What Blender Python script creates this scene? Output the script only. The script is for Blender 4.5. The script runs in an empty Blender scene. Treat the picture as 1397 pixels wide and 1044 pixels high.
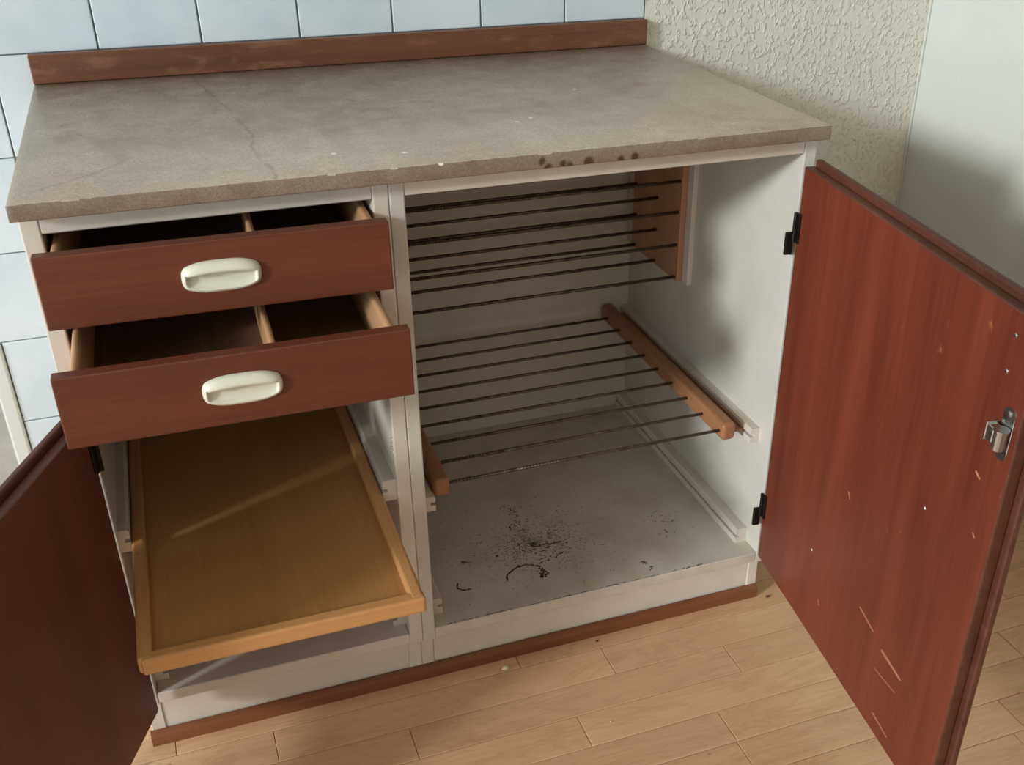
import bpy, bmesh, math, random
from mathutils import Vector, Matrix
random.seed(7)
sc = bpy.context.scene
C = sc.collection

def lin(r, g, b):
    f = lambda c: (c/255/12.92) if c/255 <= .04045 else ((c/255+.055)/1.055)**2.4
    return (f(r), f(g), f(b), 1)

# ------------------------------------------------------------ camera
cam = bpy.data.cameras.new('camera')
cam.sensor_fit = 'HORIZONTAL'; cam.sensor_width = 36
cam.lens = 1449.9/1397*36
cam.shift_x = (698.5-768.04)/1397
cam.shift_y = (585.91-522)/1397
cam.clip_start = .02
co = bpy.data.objects.new('camera', cam); C.objects.link(co)
R_ = Vector((0.93611676, -0.35163797, 0.00601322)); U_ = Vector((0.17166637, 0.4717927, 0.86483658)); F_ = Vector((0.30694637, 0.80855574, -0.50201746))
M = Matrix((R_, U_, -F_)).transposed().to_4x4()
M.translation = (0.17054618, -1.31477674, 1.26054602)
co.matrix_world = M
sc.camera = co

# ------------------------------------------------------------ world, daylight, front fill, exposure
w = bpy.data.worlds.new('world'); sc.world = w; w.use_nodes = True
bg = w.node_tree.nodes['Background']
bg.inputs[0].default_value = (.62, .75, .9, 1); bg.inputs[1].default_value = .5
sc.view_settings.view_transform = 'Standard'; sc.view_settings.look = 'None'
sc.view_settings.gamma = 1; sc.view_settings.use_curve_mapping = False
sc.view_settings.exposure = 0.30

def area(name, loc, rot, sx, sy, power, col):
    l = bpy.data.lights.new(name, 'AREA'); l.shape = 'RECTANGLE'; l.size = sx; l.size_y = sy
    l.energy = power; l.color = col
    o = bpy.data.objects.new(name, l); C.objects.link(o); o.location = loc; o.rotation_euler = rot
    return o
# daylight through the left window opening; the front window and its fill are added
WX = -1.75                                # inner face of the left wall
WIN1 = (-2.7, 0.3, 0.10, 2.36)            # y0, y1, z0, z1  glazed terrace doors in the left wall
FILL_WIN = (-1.2, 0.6, 0.95, 2.15)            # x0, x1, z0, z1  unseen window added for the fill, in the wall behind the camera
FY = -3.3                                 # inner face of that wall
area('daylight_left', (WX-.10, (WIN1[0]+WIN1[1])/2, (WIN1[2]+WIN1[3])/2), (0, math.radians(-90), 0), WIN1[3]-WIN1[2]+.06, WIN1[1]-WIN1[0]+.1, 54, (.86, .95, 1.0))
sun = bpy.data.lights.new('low_daylight', 'SUN'); sun.energy = 2.2; sun.angle = math.radians(7); sun.color = (.93, .98, 1.0)
so = bpy.data.objects.new('low_daylight', sun); C.objects.link(so)
so.rotation_euler = Vector((1, .43, -.33)).to_track_quat('-Z', 'Y').to_euler()
area('front_fill', ((FILL_WIN[0]+FILL_WIN[1])/2, FY-.10, (FILL_WIN[2]+FILL_WIN[3])/2), (math.radians(90), 0, 0), FILL_WIN[1]-FILL_WIN[0]+.1, FILL_WIN[3]-FILL_WIN[2]+.1, 8, (1.0, .88, .74))  # warm fill lamp added to brighten the cabinet fronts

# ------------------------------------------------------------ node helpers
def newmat(name, rough=.5, spec=.5, metal=0):
    m = bpy.data.materials.new(name); m.use_nodes = True
    nt = m.node_tree; b = nt.nodes['Principled BSDF']
    b.inputs['Roughness'].default_value = rough; b.inputs['Metallic'].default_value = metal
    b.inputs['Specular IOR Level'].default_value = spec
    return m, nt, b
def N(nt, t, **k):
    n = nt.nodes.new(t)
    for a, v in k.items():
        if a.startswith('i_'):
            n.inputs[a[2:].replace('_', ' ')].default_value = v
        else: setattr(n, a, v)
    return n
def L(nt, a, b): nt.links.new(a, b)
def ramp(nt, fac, stops):
    r = N(nt, 'ShaderNodeValToRGB'); e = r.color_ramp.elements
    while len(e) < len(stops): e.new(.5)
    for i, (p, c) in enumerate(stops): e[i].position = p; e[i].color = c
    L(nt, fac, r.inputs[0]); return r
def mixc(nt, fac, a, b, mode='MIX'):
    m = N(nt, 'ShaderNodeMix', data_type='RGBA', blend_type=mode)
    for s, v in ((m.inputs[0], fac), (m.inputs[6], a), (m.inputs[7], b)):
        if hasattr(v, 'is_output'): L(nt, v, s)
        else: s.default_value = v
    return m.outputs[2]
def math_(nt, op, a, b=None, clamp=False):
    m = N(nt, 'ShaderNodeMath', operation=op, use_clamp=clamp)
    for s, v in ((m.inputs[0], a), (m.inputs[1], b)):
        if v is None: continue
        if hasattr(v, 'is_output'): L(nt, v, s)
        else: s.default_value = v
    return m.outputs[0]
def vmath(nt, op, a, b=None, scale=None):
    m = N(nt, 'ShaderNodeVectorMath', operation=op)
    for s, v in ((m.inputs[0], a), (m.inputs[1], b), (m.inputs[3], scale)):
        if v is None: continue
        if hasattr(v, 'is_output'): L(nt, v, s)
        else: s.default_value = v
    return m.outputs['Value'] if op in ('DOT_PRODUCT', 'LENGTH', 'DISTANCE') else m.outputs[0]
def coords(nt, rnd=True):
    tc = N(nt, 'ShaderNodeTexCoord').outputs['Object']
    if not rnd: return tc
    oi = N(nt, 'ShaderNodeObjectInfo')
    s = math_(nt, 'MULTIPLY', oi.outputs['Random'], 37.0)
    return vmath(nt, 'ADD', tc, s)
def noise(nt, vec, scale, detail=4, rough=.55, dist=0, sc3=None):
    if sc3: 
        mp = N(nt, 'ShaderNodeMapping'); mp.inputs['Scale'].default_value = sc3; L(nt, vec, mp.inputs[0]); vec = mp.outputs[0]
    n = N(nt, 'ShaderNodeTexNoise'); n.inputs['Scale'].default_value = scale; n.inputs['Detail'].default_value = detail
    n.inputs['Roughness'].default_value = rough; n.inputs['Distortion'].default_value = dist
    L(nt, vec, n.inputs['Vector']); return n.outputs['Fac']
def bump(nt, b, h, strength=.3, dist=.002):
    bp = N(nt, 'ShaderNodeBump'); bp.inputs['Strength'].default_value = strength; bp.inputs['Distance'].default_value = dist
    L(nt, h, bp.inputs['Height']); L(nt, bp.outputs[0], b.inputs['Normal']); return bp
def near(nt, d, r, soft):                # 1 inside radius r, falling to 0 at r+soft
    mr = N(nt, 'ShaderNodeMapRange'); mr.inputs['From Min'].default_value = r+soft; mr.inputs['From Max'].default_value = r
    L(nt, d, mr.inputs['Value']); return mr.outputs[0]
def seg_mask(nt, P, pts, r, soft):       # wear marks: distance to a polyline
    out = None
    for a, b in zip(pts[:-1], pts[1:]):
        a, b = Vector(a), Vector(b); ba = b-a
        pa = vmath(nt, 'SUBTRACT', P, tuple(a))
        h = math_(nt, 'MULTIPLY', vmath(nt, 'DOT_PRODUCT', pa, tuple(ba)), 1/ba.length_squared, True)
        q = N(nt, 'ShaderNodeVectorMath', operation='SCALE'); q.inputs[0].default_value = tuple(ba); L(nt, h, q.inputs['Scale'])
        d = vmath(nt, 'LENGTH', vmath(nt, 'SUBTRACT', pa, q.outputs[0]))
        k = near(nt, d, r, soft)
        out = k if out is None else math_(nt, 'MAXIMUM', out, k)
    return out

def paint(name, col, rough=.42, dirt=None, amt=.25):
    m, nt, b = newmat(name, rough)
    v = coords(nt)
    n1 = noise(nt, v, 9, 5, .6)
    c = mixc(nt, ramp(nt, n1, [(.42, (0,0,0,1)), (.75, (amt,)*3+(1,))]).outputs[0], col, dirt or tuple(x*.8 for x in col[:3])+(1,))
    n2 = noise(nt, v, 120, 2, .5)
    c = mixc(nt, ramp(nt, n2, [(.70, (0,0,0,1)), (.78, (.35,)*3+(1,))]).outputs[0], c, tuple(x*.62 for x in col[:3])+(1,))
    L(nt, c, b.inputs['Base Color'])
    bump(nt, b, noise(nt, v, 60, 3), .12, .001)
    return m
def wood(name, dark, light, axis, scale=1.0, rough=.42, contrast=1.0, wear=None, wear_amt=.4, extra=None, rnd=True, vary=0.0, spec=.5):
    m, nt, b = newmat(name, rough, spec)
    v = coords(nt, rnd)
    s = [14*scale]*3; s['xyz'.index(axis)] = .9*scale
    n1 = noise(nt, v, 1.0, 6, .6, .6, tuple(s))
    s2 = [260*scale]*3; s2['xyz'.index(axis)] = 7*scale
    n2 = noise(nt, v, 1.0, 3, .6, 0, tuple(s2))
    f = math_(nt, 'ADD', math_(nt, 'MULTIPLY', n1, .68), math_(nt, 'MULTIPLY', n2, .32))
    c = ramp(nt, f, [(.5-.17/contrast, dark), (.5+.17/contrast, light)]).outputs[0]
    if vary:
        oi = N(nt, 'ShaderNodeObjectInfo')
        hs = N(nt, 'ShaderNodeHueSaturation'); L(nt, c, hs.inputs['Color'])
        mr = N(nt, 'ShaderNodeMapRange'); mr.inputs['To Min'].default_value = 1-vary; mr.inputs['To Max'].default_value = 1+vary
        L(nt, oi.outputs['Random'], mr.inputs['Value']); L(nt, mr.outputs[0], hs.inputs['Value']); c = hs.outputs[0]
    if wear:
        s3 = [26*scale]*3; s3['xyz'.index(axis)] = 8*scale
        n3 = noise(nt, v, 1.0, 6, .7, .3, tuple(s3))
        c = mixc(nt, ramp(nt, n3, [(.52, (0,0,0,1)), (.68, (wear_amt,)*3+(1,))]).outputs[0], c, wear)
    if extra: c = extra(nt, c)
    L(nt, c, b.inputs['Base Color'])
    bump(nt, b, n2, .12, .0006)
    return m

# ------------------------------------------------------------ materials
WHITE = paint('white_paint', lin(212, 204, 190), .40, lin(176, 162, 140), .35)
WHITE_IN = paint('white_interior', lin(202, 198, 186), .45, lin(176, 170, 154), .4)
BOARD = paint('worn_white_board', lin(204, 198, 182), .5, lin(160, 148, 124), .6)
def tk(c): return c
TEAK_H = wood('teak_veneer_horizontal', lin(86, 41, 24), lin(114, 58, 35), 'x', 1.0, .42)
TEAK_DARK = wood('teak_veneer_left_door', lin(88, 44, 30), lin(114, 58, 40), 'z', 1.0, .45)
TEAK_EDGE = wood('teak_edge_worn', lin(68, 34, 21), lin(98, 53, 35), 'x', 2.0, .5, wear=lin(120, 74, 50), wear_amt=.3)
STRIP = wood('teak_strip_worn', lin(90, 53, 33), lin(118, 72, 46), 'x', 1.3, .5, wear=lin(150, 108, 80), wear_amt=.5)
SKIRT = wood('teak_skirting', lin(108, 62, 34), lin(134, 82, 48), 'x', 1.5, .45)
BEECH = wood('beech_lacquered_x', lin(180, 126, 74), lin(206, 154, 98), 'x', 1.4, .38)
BEECH_Y = wood('beech_lacquered_y', lin(180, 126, 74), lin(206, 154, 98), 'y', 1.4, .38)
BEECH_R = wood('beech_rack_bar', lin(146, 98, 66), lin(168, 118, 82), 'y', 1.4, .45)
BEECH_P = wood('beech_rack_panel', lin(156, 114, 82), lin(180, 136, 102), 'z', 1.0, .5)
BEECH_D = wood('pale_drawer_wood', lin(176, 130, 92), lin(202, 156, 114), 'y', 1.4, .5)
PLY = wood('tray_plywood', lin(158, 110, 62), lin(186, 136, 82), 'y', .8, .4, .8)
HARDB = wood('drawer_bottom_hardboard', lin(96, 72, 54), lin(142, 110, 84), 'y', .5, .6)
def floor_c(nt, c):
    v = coords(nt)
    k = noise(nt, v, 1.0, 2, .5, .2, (22, 34, 34))
    c = mixc(nt, ramp(nt, k, [(.735, (0,0,0,1)), (.78, (.75,)*3+(1,))]).outputs[0], c, lin(120, 80, 50))
    k2 = noise(nt, v, 1.0, 4, .6, 1.4, (3.5, 16, 16))
    return mixc(nt, ramp(nt, k2, [(.46, (0,0,0,1)), (.5, (.22,)*3+(1,)), (.54, (0,0,0,1))]).outputs[0], c, lin(168, 120, 84))
PLANK = wood('beech_floor_plank', lin(206, 160, 120), lin(230, 188, 148), 'x', .8, .36, .9, wear=lin(178, 132, 94), wear_amt=.35, vary=.07, extra=floor_c)
FLOORB = wood('beech_floor_base', lin(150, 110, 76), lin(190, 148, 108), 'x', .8, .5, .9)

P0 = Vector((1.0386, -.0103))            # right door: hinge-side line of its inner face
def door_marks(nt, c):
    P = N(nt, 'ShaderNodeTexCoord').outputs['Object']
    z = lambda s, h: (s, 0, h)
    for pts, r, so, amt in (([z(.344,.276), z(.386,.267)], .0008, .0016, .55), ([z(.416,.256), z(.467,.251)], .0012, .0022, .6),
                       ([z(.424,.146), z(.465,.141)], .0008, .0016, .5), ([z(.406,.216), z(.462,.222)], .0005, .0014, .35),
                       ([z(.521,.616), z(.529,.612)], .0010, .0010, .8), ([z(.263,.421), z(.269,.414)], .0010, .0010, .7),
                       ([z(.227,.196), z(.232,.190)], .0008, .0010, .6), ([z(.54,.544), z(.544,.541)], .0008, .0010, .6)):
        c = mixc(nt, math_(nt, 'MULTIPLY', seg_mask(nt, P, pts, r, so), amt), c, lin(200, 140, 104))
    for p, r in ((z(.185, .263), .0016), (z(.443, .514), .0014)):
        c = mixc(nt, near(nt, vmath(nt, 'DISTANCE', P, p), r, .0008), c, lin(240, 236, 228))
    n = noise(nt, P, 1.0, 4, .7, .4, (60, 60, 22))
    c = mixc(nt, ramp(nt, n, [(.66, (0,0,0,1)), (.74, (.35,)*3+(1,))]).outputs[0], c, lin(190, 120, 84))
    return c
TEAK_V = wood('teak_veneer_right_door', lin(92, 38, 24), lin(122, 57, 37), 'z', 1.0, .40, 1.1, extra=door_marks, rnd=False)

def make_counter(edge=False):
    m, nt, b = newmat('darker_stone_edge' if edge else 'grey_brown_stone_top', .36)
    P = N(nt, 'ShaderNodeTexCoord').outputs['Object']
    n1 = noise(nt, P, 3.2, 8, .62, .4); n2 = noise(nt, P, 26, 6, .7); n3 = noise(nt, P, 210, 3, .6)
    f = math_(nt, 'ADD', math_(nt, 'MULTIPLY', n1, .45), math_(nt, 'ADD', math_(nt, 'MULTIPLY', n2, .35), math_(nt, 'MULTIPLY', n3, .2)))
    c = ramp(nt, f, [(.36, lin(162, 145, 126)), (.5, lin(188, 174, 155)), (.64, lin(208, 196, 178))]).outputs[0]
    n4 = noise(nt, P, 480, 2, .6)
    c = mixc(nt, ramp(nt, n4, [(.40, (.45,)*3+(1,)), (.52, (0,0,0,1))]).outputs[0], c, lin(140, 124, 108))
    c = mixc(nt, ramp(nt, n3, [(.60, (0,0,0,1)), (.70, (.5,)*3+(1,))]).outputs[0], c, lin(216, 206, 190))
    c = mixc(nt, ramp(nt, noise(nt, P, 1.0, 4, .6, .6, (5, 9, 9)), [(.5, (0,0,0,1)), (.7, (.45,)*3+(1,))]).outputs[0], c, lin(164, 142, 122))
    if edge: c = mixc(nt, 1.0, c, (.46, .42, .38, 1), 'MULTIPLY')  # same stone multiplied darker, for the faces that don't look up
    nz = N(nt, 'ShaderNodeTexNoise'); nz.inputs['Scale'].default_value = 22; nz.inputs['Detail'].default_value = 4; L(nt, P, nz.inputs['Vector'])
    wv = N(nt, 'ShaderNodeVectorMath', operation='SCALE'); wv.inputs['Scale'].default_value = .022
    L(nt, vmath(nt, 'SUBTRACT', nz.outputs['Color'], (.5, .5, .5)), wv.inputs[0])
    Q = vmath(nt, 'ADD', P, wv.outputs[0])
    crack = [(.232, .60, .88), (.2563, .4445, .88), (.2743, .2935, .88), (.2877, .2031, .88), (.2791, .1095, .88), (.2886, .036, .88), (.2953, -.03, .88)]
    c = mixc(nt, math_(nt, 'MULTIPLY', seg_mask(nt, Q, crack, .0009, .003), .36), c, lin(112, 98, 86))
    c = mixc(nt, math_(nt, 'MULTIPLY', seg_mask(nt, Q, [(.02, .01, .88), (.09, .07, .88), (.13, .13, .88)], .001, .004), .25), c, lin(112, 98, 86))
    # brown stains on the front edge above the open cupboard
    for x, z, r in ((.6276, .8709, .0055), (.6357, .8600, .0045), (.6561, .8600, .0065), (.6663, .8600, .0060), (.6932, .8605, .0100), (.7384, .8600, .0065), (.7629, .8610, .0060)):
        c = mixc(nt, math_(nt, 'MULTIPLY', near(nt, vmath(nt, 'DISTANCE', Q, (x, -.0288, z)), r*.5+.001, .0035), .85), c, lin(58, 34, 20))
    # yellowish tint towards the same edge
    for x, y in ((.8003, .3022), (.3745, .0597), (.4616, .0345), (.649, .1364), (.6736, .15), (.4932, -.028)):
        c = mixc(nt, near(nt, vmath(nt, 'DISTANCE', P, (x, y, .88)), .0028, .001), c, lin(236, 230, 218))
    L(nt, c, b.inputs['Base Color'])
    L(nt, ramp(nt, n2, [(.3, (.30,)*3+(1,)), (.7, (.46,)*3+(1,))]).outputs[0], b.inputs['Roughness'])
    bump(nt, b, n3, .10, .001)
    return m
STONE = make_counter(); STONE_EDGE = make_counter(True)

def make_wallpaper():
    m, nt, b = newmat('woodchip_wallpaper', .75, .3)
    P = N(nt, 'ShaderNodeTexCoord').outputs['Object']
    n1 = noise(nt, P, 1.0, 2, .5, .3, (120, 120, 90)); n2 = noise(nt, P, 28, 2, .5)
    h = ramp(nt, n1, [(.50, (0,0,0,1)), (.66, (1,1,1,1))]).outputs[0]
    hh = math_(nt, 'ADD', h, math_(nt, 'MULTIPLY', n2, .5))
    L(nt, mixc(nt, noise(nt, P, 2.5, 3), lin(216, 212, 198), lin(224, 221, 208)), b.inputs['Base Color'])
    bump(nt, b, hh, .55, .004)
    return m
WALLP = make_wallpaper()
PLASTER = paint('smooth_white_plaster', lin(204, 207, 200), .7, lin(192, 190, 180), .3)
ROOMW = paint('room_plaster', lin(196, 178, 152), .8, lin(184, 166, 140), .3)
GREYP = paint('bare_grey_plaster', lin(176, 176, 168), .8, lin(90, 86, 78), .6)
GROUT = paint('grout', lin(150, 150, 146), .85)
CEIL = paint('ceiling_white', lin(214, 206, 190), .8)
def make_tile():
    m, nt, b = newmat('pale_blue_glazed_tile', .16)
    v = coords(nt)
    c = ramp(nt, noise(nt, v, 6, 4, .55), [(.35, lin(196, 209, 216)), (.65, lin(212, 222, 227))]).outputs[0]
    L(nt, c, b.inputs['Base Color']); bump(nt, b, noise(nt, v, 14, 2), .06, .002); return m
TILE = make_tile()
CREAM, nt_, b_ = newmat('cream_plastic', .32); b_.inputs['Base Color'].default_value = lin(214, 212, 190)
BLACK, nt_, b_ = newmat('black_hinge_metal', .4, .5, .6); b_.inputs['Base Color'].default_value = lin(34, 28, 26)
STEEL, nt_, b_ = newmat('nickel_catch', .28, .5, 1.0); b_.inputs['Base Color'].default_value = lin(190, 190, 184)
DIRT, nt_, b_ = newmat('dark_grime', .8, .2); b_.inputs['Base Color'].default_value = lin(74, 60, 44)
CHIPM, nt_, b_ = newmat('pale_chip', .7); b_.inputs['Base Color'].default_value = lin(226, 214, 194)
CRUMB, nt_, b_ = newmat('brown_crumb', .8); b_.inputs['Base Color'].default_value = lin(92, 54, 30)
def make_rod():
    m, nt, b = newmat('dull_twisted_steel_rod', .45, .5, .75)
    P = N(nt, 'ShaderNodeTexCoord').outputs['Object']
    wv = N(nt, 'ShaderNodeTexWave'); wv.wave_type = 'BANDS'; wv.bands_direction = 'X'; wv.inputs['Scale'].default_value = 55; wv.inputs['Distortion'].default_value = .4
    L(nt, P, wv.inputs['Vector'])
    n = noise(nt, P, 40, 4, .6)
    c = ramp(nt, n, [(.35, lin(74, 64, 54)), (.7, lin(124, 114, 102))]).outputs[0]
    L(nt, c, b.inputs['Base Color']); bump(nt, b, wv.outputs['Fac'], .5, .001); return m
ROD = make_rod()
def make_glass():
    m = bpy.data.materials.new('window_glass'); m.use_nodes = True; nt = m.node_tree
    for n in list(nt.nodes): nt.nodes.remove(n)
    o = N(nt, 'ShaderNodeOutputMaterial'); t = N(nt, 'ShaderNodeBsdfTransparent'); g = N(nt, 'ShaderNodeBsdfGlossy'); g.inputs['Roughness'].default_value = .02
    mx = N(nt, 'ShaderNodeMixShader'); mx.inputs[0].default_value = .06
    L(nt, t.outputs[0], mx.inputs[1]); L(nt, g.outputs[0], mx.inputs[2]); L(nt, mx.outputs[0], o.inputs[0]); return m
GLASS = make_glass()

# ------------------------------------------------------------ geometry helpers
ORG = {}
def add_bm(name, bm, mats, parent=None, loc=(0, 0, 0), rotz=0, smooth=False):
    """bm is in the object's own local frame; loc is in world axes (parent origin is subtracted)."""
    me = bpy.data.meshes.new(name); bm.normal_update(); bm.to_mesh(me); bm.free()
    for m in (mats if isinstance(mats, (list, tuple)) else [mats]): me.materials.append(m)
    if smooth:
        for p in me.polygons: p.use_smooth = True
    return add_me(name, me, parent, loc, rotz)
def add_me(name, me, parent=None, loc=(0, 0, 0), rotz=0):
    o = bpy.data.objects.new(name, me); C.objects.link(o)
    loc = Vector(loc)
    if parent is not None: o.parent = parent; o.location = loc-ORG.get(parent.name, Vector())
    else: o.location = loc
    o.rotation_euler = (0, 0, rotz)
    ORG[o.name] = loc.copy()
    return o
def root(name, label, cat, loc, group=None):
    o = bpy.data.objects.new(name, None); C.objects.link(o); o.location = loc; o.empty_display_size = .05
    ORG[o.name] = Vector(loc)
    return tag(o, label, cat, group)
def tag(o, label, cat, group=None):
    o['label'] = label; o['category'] = cat
    if group: o['group'] = group
    return o
def struct(o, label=None):
    o['kind'] = 'structure'
    if label: o['label'] = label
    return o
def bbox_bm(dx, dy, dz, bev=.0015, seg=1, bm=None, c=(0, 0, 0)):
    b2 = bmesh.new(); bmesh.ops.create_cube(b2, size=1)
    bmesh.ops.scale(b2, vec=(dx, dy, dz), verts=b2.verts)
    if bev: bmesh.ops.bevel(b2, geom=list(b2.edges), offset=min(bev, .45*min(dx, dy, dz)), segments=seg, affect='EDGES', profile=.5)
    bmesh.ops.translate(b2, vec=c, verts=b2.verts)
    if bm is None: return b2
    join(bm, b2); return bm
def join(bm, b2):
    me = bpy.data.meshes.new('t'); b2.to_mesh(me); b2.free(); bm.from_mesh(me); bpy.data.meshes.remove(me)
def box(name, x0, x1, y0, y1, z0, z1, mat, parent=None, bev=.0015, seg=1):
    return add_bm(name, bbox_bm(x1-x0, y1-y0, z1-z0, bev, seg), mat, parent, ((x0+x1)/2, (y0+y1)/2, (z0+z1)/2))
def cyl_bm(p0, p1, r, n=10, bm=None, r2=None):
    p0, p1 = Vector(p0), Vector(p1); d = p1-p0
    b2 = bmesh.new(); bmesh.ops.create_cone(b2, cap_ends=True, segments=n, radius1=r, radius2=r if r2 is None else r2, depth=d.length)
    q = Vector((0, 0, 1)).rotation_difference(d)
    bmesh.ops.transform(b2, matrix=Matrix.Translation((p0+p1)/2) @ q.to_matrix().to_4x4(), verts=b2.verts)
    if bm is None: return b2
    join(bm, b2); return bm
def prism_y(profile, y0, y1):            # profile: (x,z) outline extruded along y
    bm = bmesh.new()
    a = [bm.verts.new((x, y0, z)) for x, z in profile]; b = [bm.verts.new((x, y1, z)) for x, z in profile]
    n = len(profile)
    for i in range(n): bm.faces.new((a[i], a[(i+1) % n], b[(i+1) % n], b[i]))
    bm.faces.new(a[::-1]); bm.faces.new(b); bmesh.ops.recalc_face_normals(bm, faces=bm.faces); return bm
def prism_x(profile, x0, x1):            # profile: (y,z)
    bm = bmesh.new()
    a = [bm.verts.new((x0, y, z)) for y, z in profile]; b = [bm.verts.new((x1, y, z)) for y, z in profile]
    n = len(profile)
    for i in range(n): bm.faces.new((a[i], a[(i+1) % n], b[(i+1) % n], b[i]))
    bm.faces.new(a[::-1]); bm.faces.new(b); bmesh.ops.recalc_face_normals(bm, faces=bm.faces); return bm

# ------------------------------------------------------------ room shell
XR = 1.722; YW = .632; ZC = 2.45; TX = 1.067
floor = struct(box('floor', WX-.15, XR+.15, FY-.15, YW+.15, -.06, -.012, FLOORB, None, 0), 'light beech strip parquet floor')
struct(box('ceiling', WX-.15, XR+.15, FY-.15, YW+.15, ZC, ZC+.1, CEIL, None, 0))
wb = struct(box('wall_back', WX-.15, TX+.001, YW, YW+.15, -.012, ZC, GROUT, None, 0), 'wall covered in pale blue glazed square tiles')
wb2 = struct(box('wall_back_right', TX+.001, XR+.15, YW-.006, YW+.15, -.012, ZC, WALLP, None, 0), 'cream woodchip wallpapered wall beside the tiles')
struct(box('wall_right', XR, XR+.15, FY-.15, YW-.006, -.012, ZC, PLASTER, None, 0), 'smooth white plaster wall')
def wall_with_hole(name, along, pos, t, a0, a1, h):
    u0, u1, z0, z1 = h; bm = bmesh.new()
    for p0, p1, q0, q1 in ((a0, u0, -.012, ZC), (u1, a1, -.012, ZC), (u0, u1, -.012, z0), (u0, u1, z1, ZC)):
        if along == 'y': bbox_bm(abs(t), p1-p0, q1-q0, 0, 1, bm, (pos+t/2, (p0+p1)/2, (q0+q1)/2))
        else: bbox_bm(p1-p0, abs(t), q1-q0, 0, 1, bm, ((p0+p1)/2, pos+t/2, (q0+q1)/2))
    return struct(add_bm(name, bm, ROOMW))
wall_with_hole('wall_left', 'y', WX, -.15, FY, YW, WIN1)
wall_with_hole('wall_front', 'x', FY, -.15, WX-.15, XR, FILL_WIN)
def window(name, along, pos, h, nm, sgn):
    u0, u1, z0, z1 = h; um, zm = (u0+u1)/2, (z0+z1)/2
    o = bpy.data.objects.new(name, None); C.objects.link(o); struct(o)
    loc = (pos, um, z0) if along == 'y' else (um, pos, z0); o.location = loc; ORG[o.name] = Vector(loc)
    def bar(nm_, a0, a1, b0, b1, t0, t1, m):
        if along == 'y': box(nm_, min(pos+sgn*t0, pos+sgn*t1), max(pos+sgn*t0, pos+sgn*t1), a0, a1, b0, b1, m, o)
        else: box(nm_, a0, a1, min(pos+sgn*t0, pos+sgn*t1), max(pos+sgn*t0, pos+sgn*t1), b0, b1, m, o)
    f = .035
    bar('frame_bar', u0, u1, z0, z0+f, .03, .08, WHITE); bar('frame_bar', u0, u1, z1-f, z1, .03, .08, WHITE)
    bar('frame_bar', u0, u0+f, z0+f, z1-f, .03, .08, WHITE); bar('frame_bar', u1-f, u1, z0+f, z1-f, .03, .08, WHITE)
    n = nm
    for i in range(1, n): 
        c = u0+(u1-u0)*i/n; bar('mullion', c-f/2, c+f/2, z0+f, z1-f, .03, .08, WHITE)
    for i in range(n):
        bar('pane', u0+(u1-u0)*i/n+f/2, u0+(u1-u0)*(i+1)/n-f/2, z0+f, z1-f, .053, .057, GLASS)
    bar('window_sill', u0-.03, u1+.03, z0-.025, z0, -.06, .03, WHITE)
window('window_1', 'y', WX, WIN1, 3, -1)
window('fill_window', 'x', FY, FILL_WIN, 2, -1)  # added out of view to carry the warm front fill

# wall tiles, each one a piece of its own
T = .1605; G = .0022
def tile_mesh(wd, ht): 
    bm = bbox_bm(wd-G, .008, ht-G, .0014, 2); me = bpy.data.meshes.new('tile'); bm.to_mesh(me); bm.free(); me.materials.append(TILE); return me
TM = tile_mesh(T, T); TCUT = tile_mesh(.097, T)
for i in range(-10, 6):
    x0 = .1011+T*1.003*i
    for j in range(-6, 9):
        z0 = .9245+T*j; xc, zc = x0+T/2, z0+T/2
        if zc+T/2 > ZC or zc-T/2 < -.05: continue
        if 0 < xc < 1.06 and zc < .80: continue            # hidden behind the cabinets
        if z0 < .40 and xc < -.08:                         # the tiling stops short here, bare plaster beyond
            if x0 > -.23: add_me('tile', TCUT, wb, (-.0595-.0485, YW-.0015, zc))
            continue
        add_me('tile', TM, wb, (xc, YW-.0015, zc))
# bare plaster patch and its white edge strip beyond the last low tiles
box('plaster_patch', -1.70, -.185, YW-.003, YW+.001, .0, .441, GREYP, wb, 0)
box('edge_strip', -.185, -.158, YW-.010, YW+.001, .0, .441, PLASTER, wb, .004, 2)

struct(box('trim_2', XR-.005, XR, YW-.011, YW-.006, -.012, ZC, PLASTER, None, .001), 'thin pale bead of filler running up the wall corner')
# floor strips
rows = []; y = -.018+.0685*9
while y > -1.35: rows.append(y); y -= .0685
joint = {-.018: .736, -.0865: .939, -.155: .638, -.2235: .856, -.292: .854}
PM = {}
for k, yt in enumerate(rows):
    seedx = None
    for a, xj in joint.items():
        if abs(a-yt) < .004: seedx = xj
    ln = .56 if seedx else random.choice((.48, .56, .62))
    x = (seedx if seedx else random.uniform(0, .5)) - ln*4
    while x < XR:
        x0, x1 = max(x, -.95), min(x+ln, XR)
        if x1-x0 > .03 and not (x0 > .02 and x1 < 1.04 and yt-.0685 > .04):
            key = round(x1-x0, 3)
            if key not in PM:
                bm = bbox_bm(key-.0009, .0685-.0013, .0125, .0007, 1); me = bpy.data.meshes.new('plank'); bm.to_mesh(me); bm.free(); me.materials.append(PLANK); PM[key] = me
            add_me('plank', PM[key], floor, ((x0+x1)/2, yt-.03425, -.00625))
        x += ln

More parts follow.
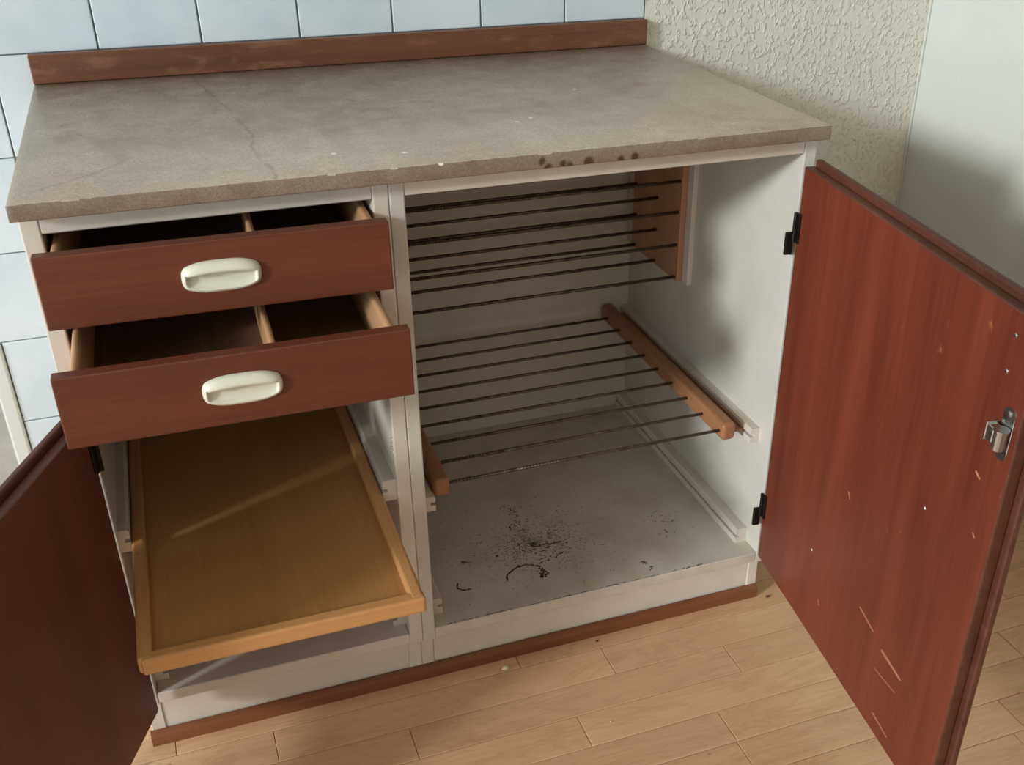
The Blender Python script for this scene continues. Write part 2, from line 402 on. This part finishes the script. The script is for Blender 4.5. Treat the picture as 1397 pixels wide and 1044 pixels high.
# ------------------------------------------------------------ worktop and its wooden upstand
def counter():
    x0, x1, y0, y1, z0, z1 = -.0047, 1.0645, -.0288, .622, .8592, .8800
    bm = bmesh.new(); bbox_bm(x1-x0, y1-y0, z1-z0, 0, 1, bm, ((x0+x1)/2, (y0+y1)/2, (z0+z1)/2))
    es = [e for e in bm.edges if abs(e.verts[0].co.x-e.verts[1].co.x) > .5]
    bmesh.ops.subdivide_edges(bm, edges=es, cuts=110, use_grid_fill=True)
    es = [e for e in bm.edges if all(v.co.y < y0+.001 for v in e.verts) and (all(v.co.z > z1-.001 for v in e.verts) or all(v.co.z < z0+.001 for v in e.verts) or all(v.co.x < x0+.001 for v in e.verts) or all(v.co.x > x1-.001 for v in e.verts))]
    es += [e for e in bm.edges if all(v.co.z > z1-.001 for v in e.verts) and (all(v.co.x < x0+.001 for v in e.verts) or all(v.co.x > x1-.001 for v in e.verts))]
    bmesh.ops.bevel(bm, geom=es, offset=.0018, segments=2, affect='EDGES', profile=.5)
    for v in bm.verts:
        if v.co.y < y0+.004:
            v.co.y += random.uniform(-.0003, .0004); v.co.z += random.uniform(-.0004, .0001) if v.co.z > .87 else random.uniform(0, .0004)
    bm.normal_update()
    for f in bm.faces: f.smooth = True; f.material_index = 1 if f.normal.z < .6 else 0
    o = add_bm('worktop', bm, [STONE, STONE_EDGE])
    return tag(o, 'worn grey-brown stone worktop with a stained front edge lying over both cabinets', 'worktop')
counter()
st = box('splashback_strip', -.0047, 1.0655, .6085, .6235, .8803, .9250, STRIP, None, .0015, 2)
tag(st, 'worn reddish teak strip standing along the back of the worktop against the tiles', 'trim strip')

# ------------------------------------------------------------ parts shared by both cabinets
def runner(parent, xw, side, y0, y1, z0, z1, wd=.022):
    """white grooved runner; xw = x of the panel it is screwed to, side = +1 if it projects towards +x"""
    zm = (z0+z1)/2; h = .003; gd = .008
    pr = [(0, z0), (wd, z0), (wd, zm-h), (wd-gd, zm-h), (wd-gd, zm+h), (wd, zm+h), (wd, z1-.003), (wd-.003, z1), (0, z1)]
    pr = [(xw+side*x, z) for x, z in pr]
    cx, cy, cz = xw+side*wd/2, (y0+y1)/2, zm
    bm = prism_y([(x-cx, z-cz) for x, z in pr], y0-cy, y1-cy)
    return add_bm('runner', bm, WHITE, parent, (cx, cy, cz))
def cup_handle(parent, cx, yf, cz):
    W, H = .0925, .0405; nx = 72
    bm = bmesh.new(); g = []
    sm = lambda a: (lambda q: q*q*(3-2*q))(min(1, max(0, a)))
    for i in range(nx+1):
        u = -1+2*i/nx; au = abs(u); eu = max(0, 1-au**5)**.45
        hz = H/2*(1-.32*au**3.2); hi = .50-.14*u*u; lo = -.82+.30*au**4
        wgt = sm((.90-au)/.07)
        dome = lambda v: max(.0004, (.0045+.0075*max(0, math.cos((v-.30)*1.25)))*eu*max(0, 1-abs(v)**5)**.45)
        pts = []
        for k in range(7): v = -1+(lo+1)*k/7; pts.append((v, dome(v)))
        for k in range(16):                                  # finger scoop
            t = k/15; v = lo+(hi-lo)*t
            fl = .0004+.0060*(1-t)**4.5
            d = dome(v); pts.append((v, d+(min(d, fl)-d)*wgt))
        tip = hi-.12*wgt                                     # overhanging lip of the hood
        pts.append((hi-.02*wgt, dome(hi)*(1-.45*wgt))); pts.append((tip, dome(hi)*(1-.10*wgt))); pts.append((tip+.03*wgt, dome(hi)*1.0))
        for k in range(1, 17): v = hi+(1-hi)*k/16; pts.append((v, dome(v)))
        g.append([bm.verts.new((u*W/2*(1-.10*abs(v)**3), -h, v*hz)) for v, h in pts])
    for a, b in zip(g[:-1], g[1:]):
        for k in range(len(a)-1): bm.faces.new((a[k], b[k], b[k+1], a[k+1]))
    g = [[c[k] for c in g] for k in range(len(g[0]))]
    # back rim
    rim = g[0]+[r[-1] for r in g[1:]]+g[-1][-2::-1]+[r[0] for r in g[-2:0:-1]]
    back = [bm.verts.new((v.co.x, .0005, v.co.z)) for v in rim]; n = len(rim)
    for i in range(n): bm.faces.new((rim[(i+1) % n], rim[i], back[i], back[(i+1) % n]))
    bm.faces.new(back[::-1])
    bmesh.ops.recalc_face_normals(bm, faces=bm.faces)
    return add_bm('handle', bm, CREAM, parent, (cx, yf, cz), 0, True)
def screw(parent, p, axis=(0, 1, 0), r=.0026):
    a = Vector(axis); p = Vector(p); bm = cyl_bm((0, 0, 0), a*.0012, r, 10, None, r*.7)
    return add_bm('screw', bm, STEEL, parent, p)
def carcass(parent, xl0, xl1, xr0, xr1, tag_):
    box('side_panel', xl0, xl1, 0, .605, .092, .859, WHITE_IN if tag_ else WHITE, parent, .0018, 2)
    box('side_panel', xr0, xr1, 0, .605, .092, .859, WHITE_IN if tag_ else WHITE, parent, .0018, 2)
    box('bottom_board', xl1, xr0, .0006, .598, .0942, .1134, BOARD if tag_ else WHITE, parent, .0015)
    box('back_panel', xl1, xr0, .598, .605, .0942, .859, WHITE_IN, parent, 0)
    box('top_rail', xl1, xr0, .0006, .020, .8335, .859, WHITE, parent, .0015)
    box('plinth_post', xl0, xl1, .0215, .060, .0, .092, WHITE, parent, .0015)
    box('plinth_post', xr0, xr1, .0215, .060, .0, .092, WHITE, parent, .0015)
    box('plinth_board', xl1, xr0, .0235, .040, .0, .0942, WHITE, parent, .0006)
    # plinth sides
    box('plinth_side', xl0+.003, xl1-.003, .060, .58, .0, .092, WHITE, parent, 0)
    box('plinth_side', xr0+.003, xr1-.003, .060, .58, .0, .092, WHITE, parent, 0)

# ------------------------------------------------------------ left cabinet: two drawers, a pull-out tray and a door
LC = root('kitchen_cabinet', 'white kitchen cabinet with two open teak drawers and a pulled-out wooden tray', 'cabinet', (.215, .3, 0))
XA0, XA1, XB0, XB1 = 0.0, .0215, .4085, .4296
carcass(LC, XA0, XA1, XB0, XB1, False)
def drawer(dL, dR, z0, z1, side_top):
    """dL / dR: how far the left and right end of the front stand out of the cabinet"""
    d = (dL+dR)/2; ang = math.atan2(dL-dR, .40); xc = .212
    # drawer box
    bm = bmesh.new(); dep = .50; t = .011
    zb = z0+.012; zt = side_top
    bx0, bx1 = .026-xc, .4015-xc
    for x in (bx0+t/2, bx1-t/2):
        b2 = bmesh.new(); bmesh.ops.create_cube(b2, size=1); bmesh.ops.scale(b2, vec=(t, dep, zt-zb), verts=b2.verts)
        ed = [e for e in b2.edges if all(v.co.z > 0 for v in e.verts) and abs(e.verts[0].co.y-e.verts[1].co.y) > .1]
        bmesh.ops.bevel(b2, geom=ed, offset=.0052, segments=4, affect='EDGES', profile=.5)
        bmesh.ops.translate(b2, vec=(x, dep/2+.018, (zt+zb)/2), verts=b2.verts); join(bm, b2)
    bbox_bm(bx1-bx0-2*t, t, zt-zb-.004, .001, 1, bm, ((bx0+bx1)/2, dep+.018-t/2, (zt+zb)/2-.002))
    dr = add_bm('drawer', bm, BEECH_D, LC, (xc, -d, 0), ang)
    def sub(name, x0, x1, y0, y1, q0, q1, m, bev=.001, seg=1):
        o = add_bm(name, bbox_bm(x1-x0, y1-y0, q1-q0, bev, seg), m, dr, (0, 0, 0))
        o.location = ((x0+x1)/2, (y0+y1)/2, (q0+q1)/2); return o
    sub('drawer_front', .009-xc, .4155-xc, 0, .0185, z0, z1, TEAK_H, .0016, 2)
    sub('drawer_bottom', bx0+t, bx1-t, .018, dep+.008, zb+.002, zb+.006, HARDB, 0)
    dv = bmesh.new(); bmesh.ops.create_cube(dv, size=1); bmesh.ops.scale(dv, vec=(.008, dep-.02, zt-zb-.010), verts=dv.verts)
    ed = [e for e in dv.edges if all(v.co.z > 0 for v in e.verts) and abs(e.verts[0].co.y-e.verts[1].co.y) > .1]
    bmesh.ops.bevel(dv, geom=ed, offset=.0035, segments=3, affect='EDGES', profile=.5)
    o = add_bm('divider', dv, BEECH_D, dr); o.location = (.2535-xc, .018+(dep-.02)/2, (zb+.006+zt-.004)/2)
    h = cup_handle(dr, 0, 0, 0); h.location = (.2105-xc, 0, (z0+z1)/2+(.0005))
    return dr
drawer(.050, .060, .7335, .8235, .8195)
drawer(.138, .142, .6225, .7135, .7095)

# pull-out tray
def tray():
    x0, x1, y0, y1, zt = .0362, .3880, -.2470, .430, .3840
    zc = zt-.012
    t = add_bm('pull_out_tray', bbox_bm(x1-x0-.020, y1-y0-.02, .005, 0), PLY, LC, ((x0+x1)/2, (y0+y1)/2, zt-.0165))
    def rail(name, a0, a1, b0, b1, m, h0, h1):
        o = add_bm(name, bbox_bm(a1-a0, b1-b0, h1-h0, .004, 3), m, t, ((a0+a1)/2, (b0+b1)/2, (h0+h1)/2)); return o
    rail('tray_side', x0, x0+.018, y0+.004, y1, BEECH_Y, zt-.024, zt)
    rail('tray_side', x1-.018, x1, y0+.004, y1, BEECH_Y, zt-.024, zt)
    rail('tray_front', x0+.004, x1+.001, y0, y0+.019, BEECH, zt-.0245, zt-.0005)
    rail('tray_back', x0+.018, x1-.018, y1-.016, y1, BEECH, zt-.024, zt)
tray()
runner(LC, XA1, 1, .012, .58, .368, .404, .0142)
runner(LC, XB0, -1, .012, .58, .368, .404, .0200)
runner(LC, XA1, 1, .03, .58, .1134, .140, .020)
runner(LC, XB0, -1, .03, .58, .1134, .140, .020)
for z in (.475, .4675, .460, .4525): screw(LC, (XB0, .010, z), (-1, 0, 0), .0022)

# ------------------------------------------------------------ doors (local frame: x along the door from the hinge, y = outwards, z up)
def door(parent, name, loc, rotz, wd, z0, z1, mats, mirror=False, tp=.016, tl=.010, lip=.010, s0=0):
    sy = -1 if mirror else 1
    bm = bmesh.new()
    bbox_bm(wd, tp, z1-z0, .0022, 2, bm, (wd/2, sy*tp/2, (z0+z1)/2))
    bbox_bm(wd+lip-s0, tl, z1-z0+2*lip, .0035, 3, bm, ((wd+lip+s0)/2, sy*(tp+tl/2), (z0+z1)/2))
    bm.normal_update()
    for f in bm.faces:
        f.material_index = 0 if abs(f.normal.y) > .9 and f.calc_area() > .05 and abs(abs(f.calc_center_median().y)-tp) > .002 else 1
    o = add_bm(name, bm, mats, parent, loc, rotz)
    return o
# right-hand cabinet
RC = root('kitchen_cabinet', 'white kitchen cabinet with an open teak door and wire racks inside', 'cabinet', (.746, .3, 0))
XC0, XC1, XD0, XD1 = .4300, .4503, 1.0427, 1.0628
carcass(RC, XC0, XC1, XD0, XD1, True)
# right door: hinged at the right, its inner face looks to the left
ang = math.atan2(-.99170734, -.12851676)
rd = door(RC, 'door', (P0.x, P0.y, 0), ang, .574, .116, .8185, [TEAK_V, TEAK_EDGE], False)
def sub_local(o, loc): o.location = loc; return o
def hinge_at(dr, zc, side, upper=True):   # upper: with the leaf that is screwed to the cabinet side
    """black butt hinge with a knuckle, in the door's frame"""
    bm = bmesh.new()
    bbox_bm(.010, .004, .046, .0015, 2, bm, (.006, -side*.0015, zc+.010))
    cyl_bm((-.001, -side*.004, zc-.012), (-.001, -side*.004, zc+.033), .0032, 10, bm)
    if upper: bbox_bm(.006, .013, .036, .002, 2, bm, (-.0075, -side*.008, zc-.017))
    o = add_bm('hinge', bm, BLACK, dr, (0, 0, 0)); o.location = (0, 0, 0); return o
hinge_at(rd, .716, 1); hinge_at(rd, .215, 1)
def catch(dr, s, z):
    bm = bmesh.new()
    bbox_bm(.020, .0015, .046, .0005, 1, bm, (0, -.00075, 0))
    cyl_bm((0, 0, .023), (0, -.0015, .023), .010, 16, bm)
    cyl_bm((0, -.0015, .025), (0, -.0035, .025), .0038, 12, bm, .0025)
    bbox_bm(.002, .017, .022, .0006, 1, bm, (-.013, -.0085, 0))
    bbox_bm(.012, .012, .018, .0008, 1, bm, (-.007, -.010, 0))
    cyl_bm((.006, -.011, -.013), (.006, -.011, .009), .0075, 18, bm)
    cyl_bm((.006, -.011, .009), (.006, -.011, .011), .0088, 18, bm)
    cyl_bm((0, 0, -.023), (0, -.0015, -.023), .009, 16, bm)
    o = add_bm('catch', bm, STEEL, dr, (0, 0, 0)); o.location = (s, 0, z); o['label'] = 'shiny metal roller catch'; return o
catch(rd, .554, .684)
for s, z in ((.532, .791), (.531, .749)):
    o = screw(rd, (0, 0, 0), (0, -1, 0), .0030); o.location = (s, 0, z)
# left door: hinged at the left, its inner face looks to the right; local y is mirrored
ang2 = math.atan2(-.921, -.389)
ld = door(LC, 'door', (.0215, -.0210, 0), ang2, .375, .100, .596, [TEAK_DARK, TEAK_EDGE], True, s0=.012)
hinge_at(ld, .535, -1, False); hinge_at(ld, .20, -1, False)

# runners, batten and grime in the right-hand cabinet
runner(RC, XD0, -1, .035, .597, .328, .354, .018)
runner(RC, XC1, 1, .035, .597, .318, .344, .022)
runner(RC, XD0, -1, .040, .597, .1134, .143, .022)
runner(RC, XC1, 1, .035, .597, .1134, .145, .022)
box('rack_batten', 1.0330, XD0, .318, .590, .505, .735, WHITE, RC, .001)
box('rack_batten', XC1, .460, .318, .590, .505, .735, WHITE, RC, .001)
def grime():
    r = random.Random(3); bm = bmesh.new()
    def fleck(x, y, a, l, wd, h=.0004):
        n = r.choice((5, 6, 7)); vs = []
        for k in range(n):
            t = 2*math.pi*k/n; px = math.cos(t)*l*r.uniform(.6, 1.1); py = math.sin(t)*wd*r.uniform(.6, 1.1)
            vs.append((x+px*math.cos(a)-py*math.sin(a), y+px*math.sin(a)+py*math.cos(a)))
        top = [bm.verts.new((p[0], p[1], h)) for p in vs]; bot = [bm.verts.new((p[0]+(p[0]-x)*.15, p[1]+(p[1]-y)*.15, 0)) for p in vs]
        bm.faces.new(top)
        for k in range(n): bm.faces.new((bot[k], bot[(k+1) % n], top[(k+1) % n], top[k]))
    def stroke(pts, dens, jit, l=(.0008, .003), wd=(.0004, .0011)):
        for a, b in zip(pts[:-1], pts[1:]):
            dx, dy = b[0]-a[0], b[1]-a[1]; ln = math.hypot(dx, dy); an = math.atan2(dy, dx)
            for _ in range(max(1, int(ln*dens))):
                t = r.random(); fleck(a[0]+dx*t+r.gauss(0, jit), a[1]+dy*t+r.gauss(0, jit), an+r.gauss(0, .35), r.uniform(*l), r.uniform(*wd))
    stroke([(.662, .302), (.6745, .2377), (.655, .17), (.649, .127)], 420, .006)
    stroke([(.683, .2945), (.668, .25), (.652, .2276)], 260, .004)
    stroke([(.6662, .1576), (.7264, .1529)], 700, .0018); stroke([(.669, .109), (.733, .1245)], 500, .004)
    stroke([(.64, .145), (.70, .14), (.75, .15)], 500, .014)
    stroke([(.60, .16), (.66, .20), (.72, .18), (.77, .15)], 420, .03, (.0006, .0016), (.0003, .0007))
    stroke([(.539, .1564), (.556, .150)], 900, .0012)
    stroke([(.5982, .0783), (.602, .092), (.614, .1017), (.628, .109), (.6432, .11), (.655, .104), (.6651, .0965)], 1500, .0006, (.0014, .003), (.0005, .0009))
    stroke([(.516, .100), (.512, .088), (.520, .079), (.532, .078)], 1500, .0005, (.0014, .003), (.0005, .0009))
    stroke([(.665, .09), (.660, .068)], 2200, .0045, (.001, .003), (.0008, .002))
    stroke([(.905, .16), (.93, .16), (.944, .142)], 260, .010, (.0008, .003), (.0004, .001))
    stroke([(.912, .1056), (.92, .12)], 400, .006)
    stroke([(.820, .045), (.846, .044)], 260, .003, (.002, .005), (.0005, .001)); stroke([(.84, .022), (.85, .03)], 500, .002, (.002, .004), (.0007, .0012))
    for _ in range(900):
        a_, q_ = r.uniform(0, 6.28), abs(r.gauss(0, .055)); fleck(.675+q_*1.3*math.cos(a_), .165+q_*math.sin(a_), r.choice((.1, .2, 1.9))+r.gauss(0, .3), r.uniform(.0008, .0034), r.uniform(.0002, .0004), .0003)
    for _ in range(120): fleck(r.uniform(.50, .98), r.uniform(.03, .32), r.uniform(0, 3), r.uniform(.0006, .0018), r.uniform(.0004, .0008))
    fleck(.6038, .1521, .3, .004, .0028); fleck(.6745, .2377, 1, .003, .002); fleck(.652, .2276, 2, .0035, .002); fleck(.659, .069, .5, .0055, .0035)
    for k in range(60): # chipped dark line along the front edge of the board
        x = r.uniform(.47, .96); fleck(x, .0035+r.uniform(0, .0015), r.gauss(0, .1), r.uniform(.002, .007), r.uniform(.0003, .0008))
    o = add_bm('grime', bm, DIRT, RC, (0, 0, .1134)); o['kind'] = 'stuff'; o['label'] = 'dark scratches and grime on the cabinet floor'
grime()

# ------------------------------------------------------------ wire racks in the right-hand cabinet
def rod(parent, x0, x1, y, z, r=.0028):
    o = add_bm('rod', cyl_bm((-(x1-x0)/2, 0, 0), ((x1-x0)/2, 0, 0), r, 10), ROD, parent, ((x0+x1)/2, y, z))
    for p in o.data.polygons: p.use_smooth = len(p.vertices) == 4
    return o
lr = root('wire_rack', 'flat sliding rack of steel rods between two wooden bars above the cabinet floor', 'wire rack', (.742, .32, .334))
def rbar(parent, x0, x1, y0, y1, z0, z1, m, nm='side_bar', tongue=0):
    bm = bbox_bm(x1-x0, y1-y0, z1-z0, .008, 4)
    o = add_bm(nm, bm, m, parent, ((x0+x1)/2, (y0+y1)/2, (z0+z1)/2)); return o
rbar(lr, .977, 1.003, .045, .592, .333, .366, BEECH_R)
rbar(lr, .474, .500, .045, .592, .333, .366, BEECH_R)
for xs in ((1.002, 1.0315), (.4665, .475)):
    box('guide_strip', xs[0], xs[1], .06, .58, .3388 if xs[0] > .9 else .3345, .3430 if xs[0] > .9 else .3385, BEECH_R, lr, .0005)
for k in range(9): rod(lr, .497, .982, .0585+.0617*k, .3495)
ur = root('wire_rack', 'upright rack of stacked steel rods between wooden end panels below the worktop', 'wire rack', (.745, .44, .508))
box('end_panel', 1.0215, 1.0330, .338, .545, .507, .730, BEECH_P, ur, .0015, 2)
box('end_panel', .460, .4715, .338, .545, .507, .730, BEECH_P, ur, .0015, 2)
for z in (.514, .576, .638, .695):
    for y in (.347, .436, .528): rod(ur, .468, 1.025, y, z, .0031)

# ------------------------------------------------------------ wooden skirting strip along the plinths
pr = [(.0215, .0), (.0115, .0), (.0115, .016), (.0135, .0215), (.0175, .0245), (.0215, .0250)]
sk = add_bm('trim_1', prism_x(pr, -.003, 1.062), SKIRT); struct(sk, 'reddish wooden strip along the foot of the cabinet plinths')

# ------------------------------------------------------------ crumbs on the floor
def crumb(name, x, y, s, m, label, flat=.45):
    r = random.Random(int(x*1000)); bm = bmesh.new(); bmesh.ops.create_icosphere(bm, subdivisions=2, radius=s)
    for v in bm.verts:
        k = r.uniform(.65, 1.15); v.co.x *= k; v.co.y *= k*.75; v.co.z *= flat*r.uniform(.7, 1.1)
    mz = min(v.co.z for v in bm.verts)
    o = add_bm(name, bm, m, None, (x, y, -mz)); return tag(o, label, 'debris')
crumb('plaster_flake', .562, -.0145, .0062, CHIPM, 'pale plaster flake lying on the floor by the skirting strip', .8)
crumb('dirt_crumb', 1.080, .0028, .0045, CRUMB, 'brown crumb on the floor beside the open right door')
crumb('dirt_crumb', .7360, -.0005, .0030, CRUMB, 'tiny dark crumb on the floor against the skirting strip')
crumb('wood_splinter', .6845, -.1852, .0018, CHIPM, 'tiny white chip on the parquet seam')
